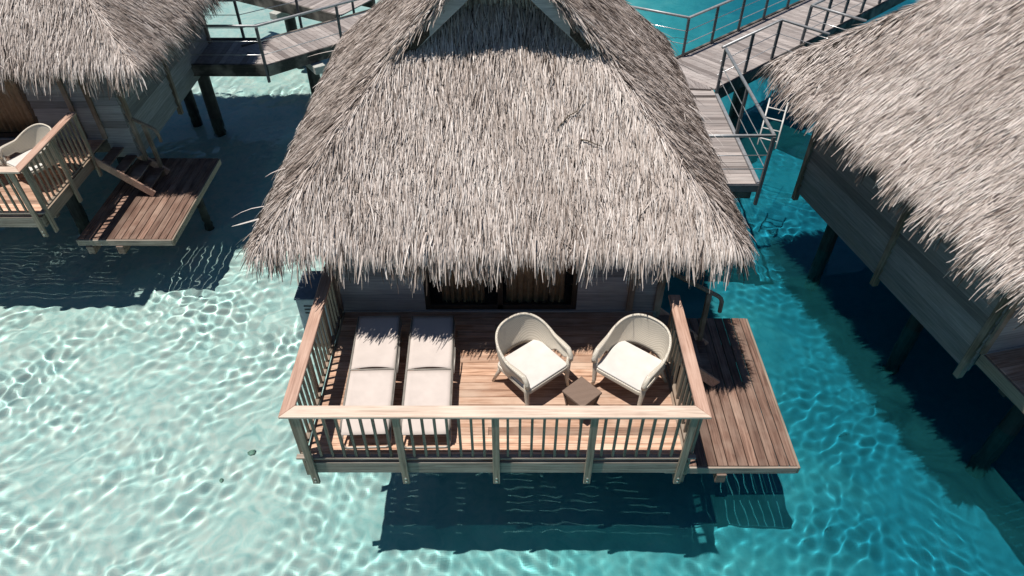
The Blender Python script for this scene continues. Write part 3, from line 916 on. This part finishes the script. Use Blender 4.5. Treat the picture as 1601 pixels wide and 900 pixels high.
# grey cabinet outside the left railing
cb = empty('equipment_cabinet', (-2.80, 2.45, 0))
tag(cb, 'blue grey metal cabinet outside the left railing at the bungalow corner', 'cabinet')
MB().box(-.22,.24,0,.62,-.45,.50).build('cabinet_body', M['cabinet'], cb, bevel=.008)
MB().box(-.235,.25,-.02,.63,.502,.53).build('lid', M['cabinet_top'], cb, bevel=.005)
mb = MB()
for k in range(3): mb.box(-.12,.08,-.006,.002,.36-.07*k,.385-.07*k)
mb.build('vent_slot', M['slot'], cb)
MB().box(-.25,.30,.0,.64,-.52,-.455).build('shelf', M['fascia_x'], cb)

# ------------------------------------------------------------------ walkways
def strip_boards(mb, A, B, wid_vec, z, wd=.135, gap=.008):
    """boards laid across the walk from A to B (near edge), each reaching by wid_vec"""
    A = Vector((*A, 0)); B = Vector((*B, 0)); W = Vector((*wid_vec, 0)); d = B-A; L = d.length; d.normalize()
    n = int(L/wd)
    for k in range(n):
        a = A + d*(k*wd); b = A + d*(k*wd + wd-gap)
        zz = z + random.uniform(-.003, .001)
        V = [a, b, b+W, a+W]
        mb.add([(v.x,v.y,z-.035) for v in V] + [(v.x,v.y,zz) for v in V],
               [(0,3,2,1),(4,5,6,7),(0,1,5,4),(1,2,6,5),(2,3,7,6),(3,0,4,7)])
def beam(parent, A, B, z0, z1, t=.07, m='dark', name='edge_beam'):
    MB().bar((*A, (z0+z1)/2), (*B, (z0+z1)/2), t, z1-z0).build(name, M[m], parent, bevel=.004)
def metal_rail(parent, pts, posts, z=0, top=1.0, drop=.32, cab=(.28,.62), name='railing'):
    """pts: polyline of the top rail; posts: positions with uprights"""
    r = MB().tube([(x,y,z+top) for x,y in pts], .034, 8)
    ra = r.build(name, M['metal'], parent, smooth=True)
    for x, y in posts:
        mb = MB().box(x-.03, x+.03, y-.035, y+.035, z-drop, z+top-.02)
        mb.build('post', M['metal_dark'], ra, bevel=.004)
    for h in cab:
        MB().tube([(x,y,z+h) for x,y in pts], .010, 6).build('cable', M['cable'], ra, smooth=True)
    return ra
def piling(parent, x, y, top, r=.15, cap=None):
    p_ = MB().tube([(x,y,-4.4),(x,y,top)], r, 16).build('piling', M['piling'], parent)
    if cap:
        A, B = cap
        MB().bar((*A, top+.10), (*B, top+.10), .3, .2).build('pile_cap', M['concrete'], parent, bevel=.01)

def lerp2(a, b, n): return [(a[0]+(b[0]-a[0])*k/n, a[1]+(b[1]-a[1])*k/n) for k in range(n+1)]
# left walkway
wl_ = empty('walkway', (-6, 12, 0)); tag(wl_, 'grey boarded walkway with metal rails behind the left bungalow', 'walkway', 'raised walkways linking the bungalows')
def rel(o, root):    # children are built in world coordinates
    pass
WALK_L = Matrix.Translation((6, -12, 0))
hold = []
def W(root, fn):
    before = set(bpy.data.objects)
    fn(root)
    inv = Matrix.Translation(-root.location)
    for o in bpy.data.objects:
        if o not in before and o.parent == root: o.matrix_parent_inverse = inv
def left_walk(r):
    mb = MB(); near0, near1 = (-5.90, 11.55), (-.4, 16.2)
    nrm = Vector((-.65,.76)); 
    strip_boards(mb, near0, near1, nrm*1.45, 0.0)
    b1 = mb.build('boardwalk', M['walk_x'], r, bevel=.003)
    mb = MB(); strip_boards(mb, (-5.95, 11.6), (-8.1, 11.6), (0, 1.5), -.004); mb.build('landing', M['walk_x'], r, bevel=.003)
    beam(r, (-5.90,11.50), (-.4,16.15), -.26, .03); beam(r, (-6.86,12.68), (-1.35,17.35), -.26, .03)
    beam(r, (-8.2,11.55), (-5.92,11.55), -.28, .03); beam(r, (-8.2,13.15), (-6.6,13.15), -.28, .03)
    P = [(-7.7,11.52),(-5.93,11.52),(-.4,16.1)]
    metal_rail(r, P, [(-5.93,11.49)] + [(-5.93+1.66*k, 11.49+1.385*k) for k in (1,2,3)], drop=.42)
    P = [(-8.0,13.2),(-6.95,13.2),(-1.4,17.4)]
    metal_rail(r, P, [(-8.0,13.2),(-6.95,13.2)] + [(-6.95+1.3*k, 13.2+.985*k) for k in (1,2,3,4)], drop=.3)
    piling(r, -5.15, 12.75, -.48, .16, ((-5.45,13.1),(-4.75,12.1)))
    piling(r, -2.2, 15.4, -.48, .16, ((-2.5,15.8),(-1.8,14.7)))
    piling(r, -7.9, 12.2, -.3, .16)
W(wl_, left_walk)
# spur behind the left walkway
ws = empty('walkway', (-7, 17, 0)); tag(ws, 'short stretch of dark edged walkway crossing the very top left', 'walkway', 'raised walkways linking the bungalows')
def spur(r):
    mb = MB(); strip_boards(mb, (-4.65, 14.85), (-9.6, 17.6), (.72, 1.3), 0.0); mb.build('boardwalk', M['walk_x'], r, bevel=.003)
    beam(r, (-4.7,14.80), (-9.6,17.52), -.3, .02); beam(r, (-3.9,16.15), (-8.9,18.9), -.3, .02)
    piling(r, -6.6, 16.3, -.5, .17, ((-6.9,15.75),(-6.2,17.0)))
W(ws, spur)
# right walkway
wr = empty('walkway', (6, 12, 0)); tag(wr, 'grey boarded walkway with metal rails between the middle and right bungalows', 'walkway', 'raised walkways linking the bungalows')
def right_walk(r):
    d = Vector((.742,.670)); nrm = Vector((-.670,.742))
    n0 = Vector((5.02,10.30)); n1 = n0 + d*14
    mb = MB(); strip_boards(mb, n0, n1, nrm*1.62, 0.0); mb.build('boardwalk', M['walk_x'], r, bevel=.003)
    f0 = n0 + nrm*1.67; f1 = n1 + nrm*1.67
    mb = MB(); strip_boards(mb, (3.2, 10.45), (5.02, 10.30), (-.95*.6, 1.75), -.005); mb.build('junction_deck', M['walk'], r, bevel=.003)
    beam(r, n0-nrm*.04, n1-nrm*.04, -.30, .03); beam(r, f0, f1, -.30, .03)
    beam(r, f0, (2.6, 12.9), -.28, .03)
    # landing beside the middle bungalow
    mb = MB(); strip_boards(mb, (2.9, 6.45), (2.9, 10.25), (2.12, 0), -.12); mb.build('landing', M['walk_x'], r, bevel=.003)
    beam(r, (2.9,6.41), (5.06,6.41), -.26, -.10, .05, 'metal_dark'); beam(r, (5.06,6.41), (5.06,10.25), -.26, -.08, .07, 'metal')
    beam(r, (2.9,6.56), (5.0,6.56), -.50, -.27, .1, 'dark')
    MB().box(3.1, 5.0, 10.1, 10.42, -.11, -.055).build('step', M['walk_x'], r, bevel=.004)
    # far rail
    P = [(2.4,13.25),(4.57,12.08)] ; far = [(4.57,12.08), tuple(Vector((4.57,12.08))+d*13)]
    metal_rail(r, [P[0],P[1],far[1]], [tuple(Vector((4.57,12.08))+d*1.22*k) for k in range(10)], drop=.08, cab=(.33,.66))
    # near rail, gap for the branch, then on
    q = n0+nrm*.03
    e1 = q + d*2.45
    br = Vector((.67,-.68))
    metal_rail(r, [tuple(q), tuple(e1), tuple(e1+br*1.3)], [tuple(q+d*1.25), tuple(e1)], drop=.25, cab=(.33,.66))
    e2 = q + d*3.85
    metal_rail(r, [tuple(e2+br*1.5), tuple(e2), tuple(e2+d*8)], [tuple(e2+d*k) for k in (0,1.05,2.1,3.2,4.3,5.4)], drop=.25, cab=(.33,.66))
    mb = MB(); strip_boards(mb, e1-nrm*.03, e2-nrm*.03, br*2.6, -.006); mb.build('branch_deck', M['walk'], r, bevel=.003)
    # landing rail
    metal_rail(r, [(5.06,10.25),(5.08,6.38),(3.3,6.36)], [(5.06,10.25),(5.08,8.35),(5.08,6.38)], z=0, drop=.55, cab=(.28,.58))
    piling(r, 4.4, 7.0, -.5, .15); piling(r, 4.2, 9.8, -.3, .15); piling(r, 6.3, 12.2, -.32, .16); piling(r, 9.4, 15.0, -.32, .16)
W(wr, right_walk)

# ladder between the landing and the right bungalow
la = empty('ladder', (5.75, 8.6, 0)); tag(la, 'small white ladder beyond the landing rail by the right bungalow eave', 'ladder')
mb = MB()
A0, A1, B0, B1 = Vector((-.22,-.42,-.25)), Vector((.05,.25,.5)), Vector((.12,-.6,-.25)), Vector((.38,.05,.5))
mb.tube([A0,A1], .018, 8); mb.tube([B0,B1], .018, 8)
mb.build('side_rail', M['ladder'], la, smooth=True)
mb = MB()
for k in range(4):
    t = .15+.22*k; mb.tube([A0.lerp(A1,t), B0.lerp(B1,t)], .014, 6)
mb.build('rung', M['ladder'], la, smooth=True)

# ------------------------------------------------------------------ small things
def twig(pts, r, label, name='twig'):
    o = MB().tube(pts, [r*(1-.6*i/(len(pts)-1)) for i in range(len(pts))], 6).build(name, M['twig'], smooth=True)
    tag(o, label, 'twig', 'dry twigs lying on the thatch')
def onroof(x, y, dz=.07): return (x, y, float(Z0 + SL*roof_h(np.float64(x), np.float64(y))) + dz)
twig([onroof(.78,2.93), onroof(.92,3.03,.09), onroof(1.02,3.06,.1), onroof(1.15,3.18,.14)], .011, 'thin dark twig lying high on the front of the middle thatch')
twig([onroof(1.08,2.83), onroof(1.16,2.81,.09), onroof(1.25,2.79,.08), onroof(1.36,2.76,.08)], .010, 'crooked twig just below the straight one on the middle thatch')
def rock(x, y, s_, label):
    r_ = random.Random(int(x*100)); mb = MB(); n, m_ = 8, 5
    for j in range(m_+1):
        for i in range(n):
            a = 2*pi*i/n; b = pi*j/m_
            k = s_*(1+r_.uniform(-.2,.2))
            mb.v.append((k*cos(a)*sin(b), k*sin(a)*sin(b), .6*k*cos(b)))
    for j in range(m_):
        for i in range(n):
            mb.f.append((j*n+i, (j+1)*n+i, (j+1)*n+(i+1)%n, j*n+(i+1)%n))
    o = mb.build('coral_rock', M['rock'], smooth=True)
    o.location = (x, y, float(bed_z(np.float64(x), np.float64(y))) + .02)
    tag(o, label, 'rock', 'small rocks on the sea bed')
rock(-4.25, 1.85, .075, 'small dark rock under shallow water left of the front deck corner')
rock(-4.6, 1.3, .035, 'tiny black rock under the water at lower left')
for o in bpy.data.objects:        # things under water are lit through the ripples too
    if o.name.split('.')[0] in ('coral_rock', 'piling'): o.cycles.is_caustics_receiver = True
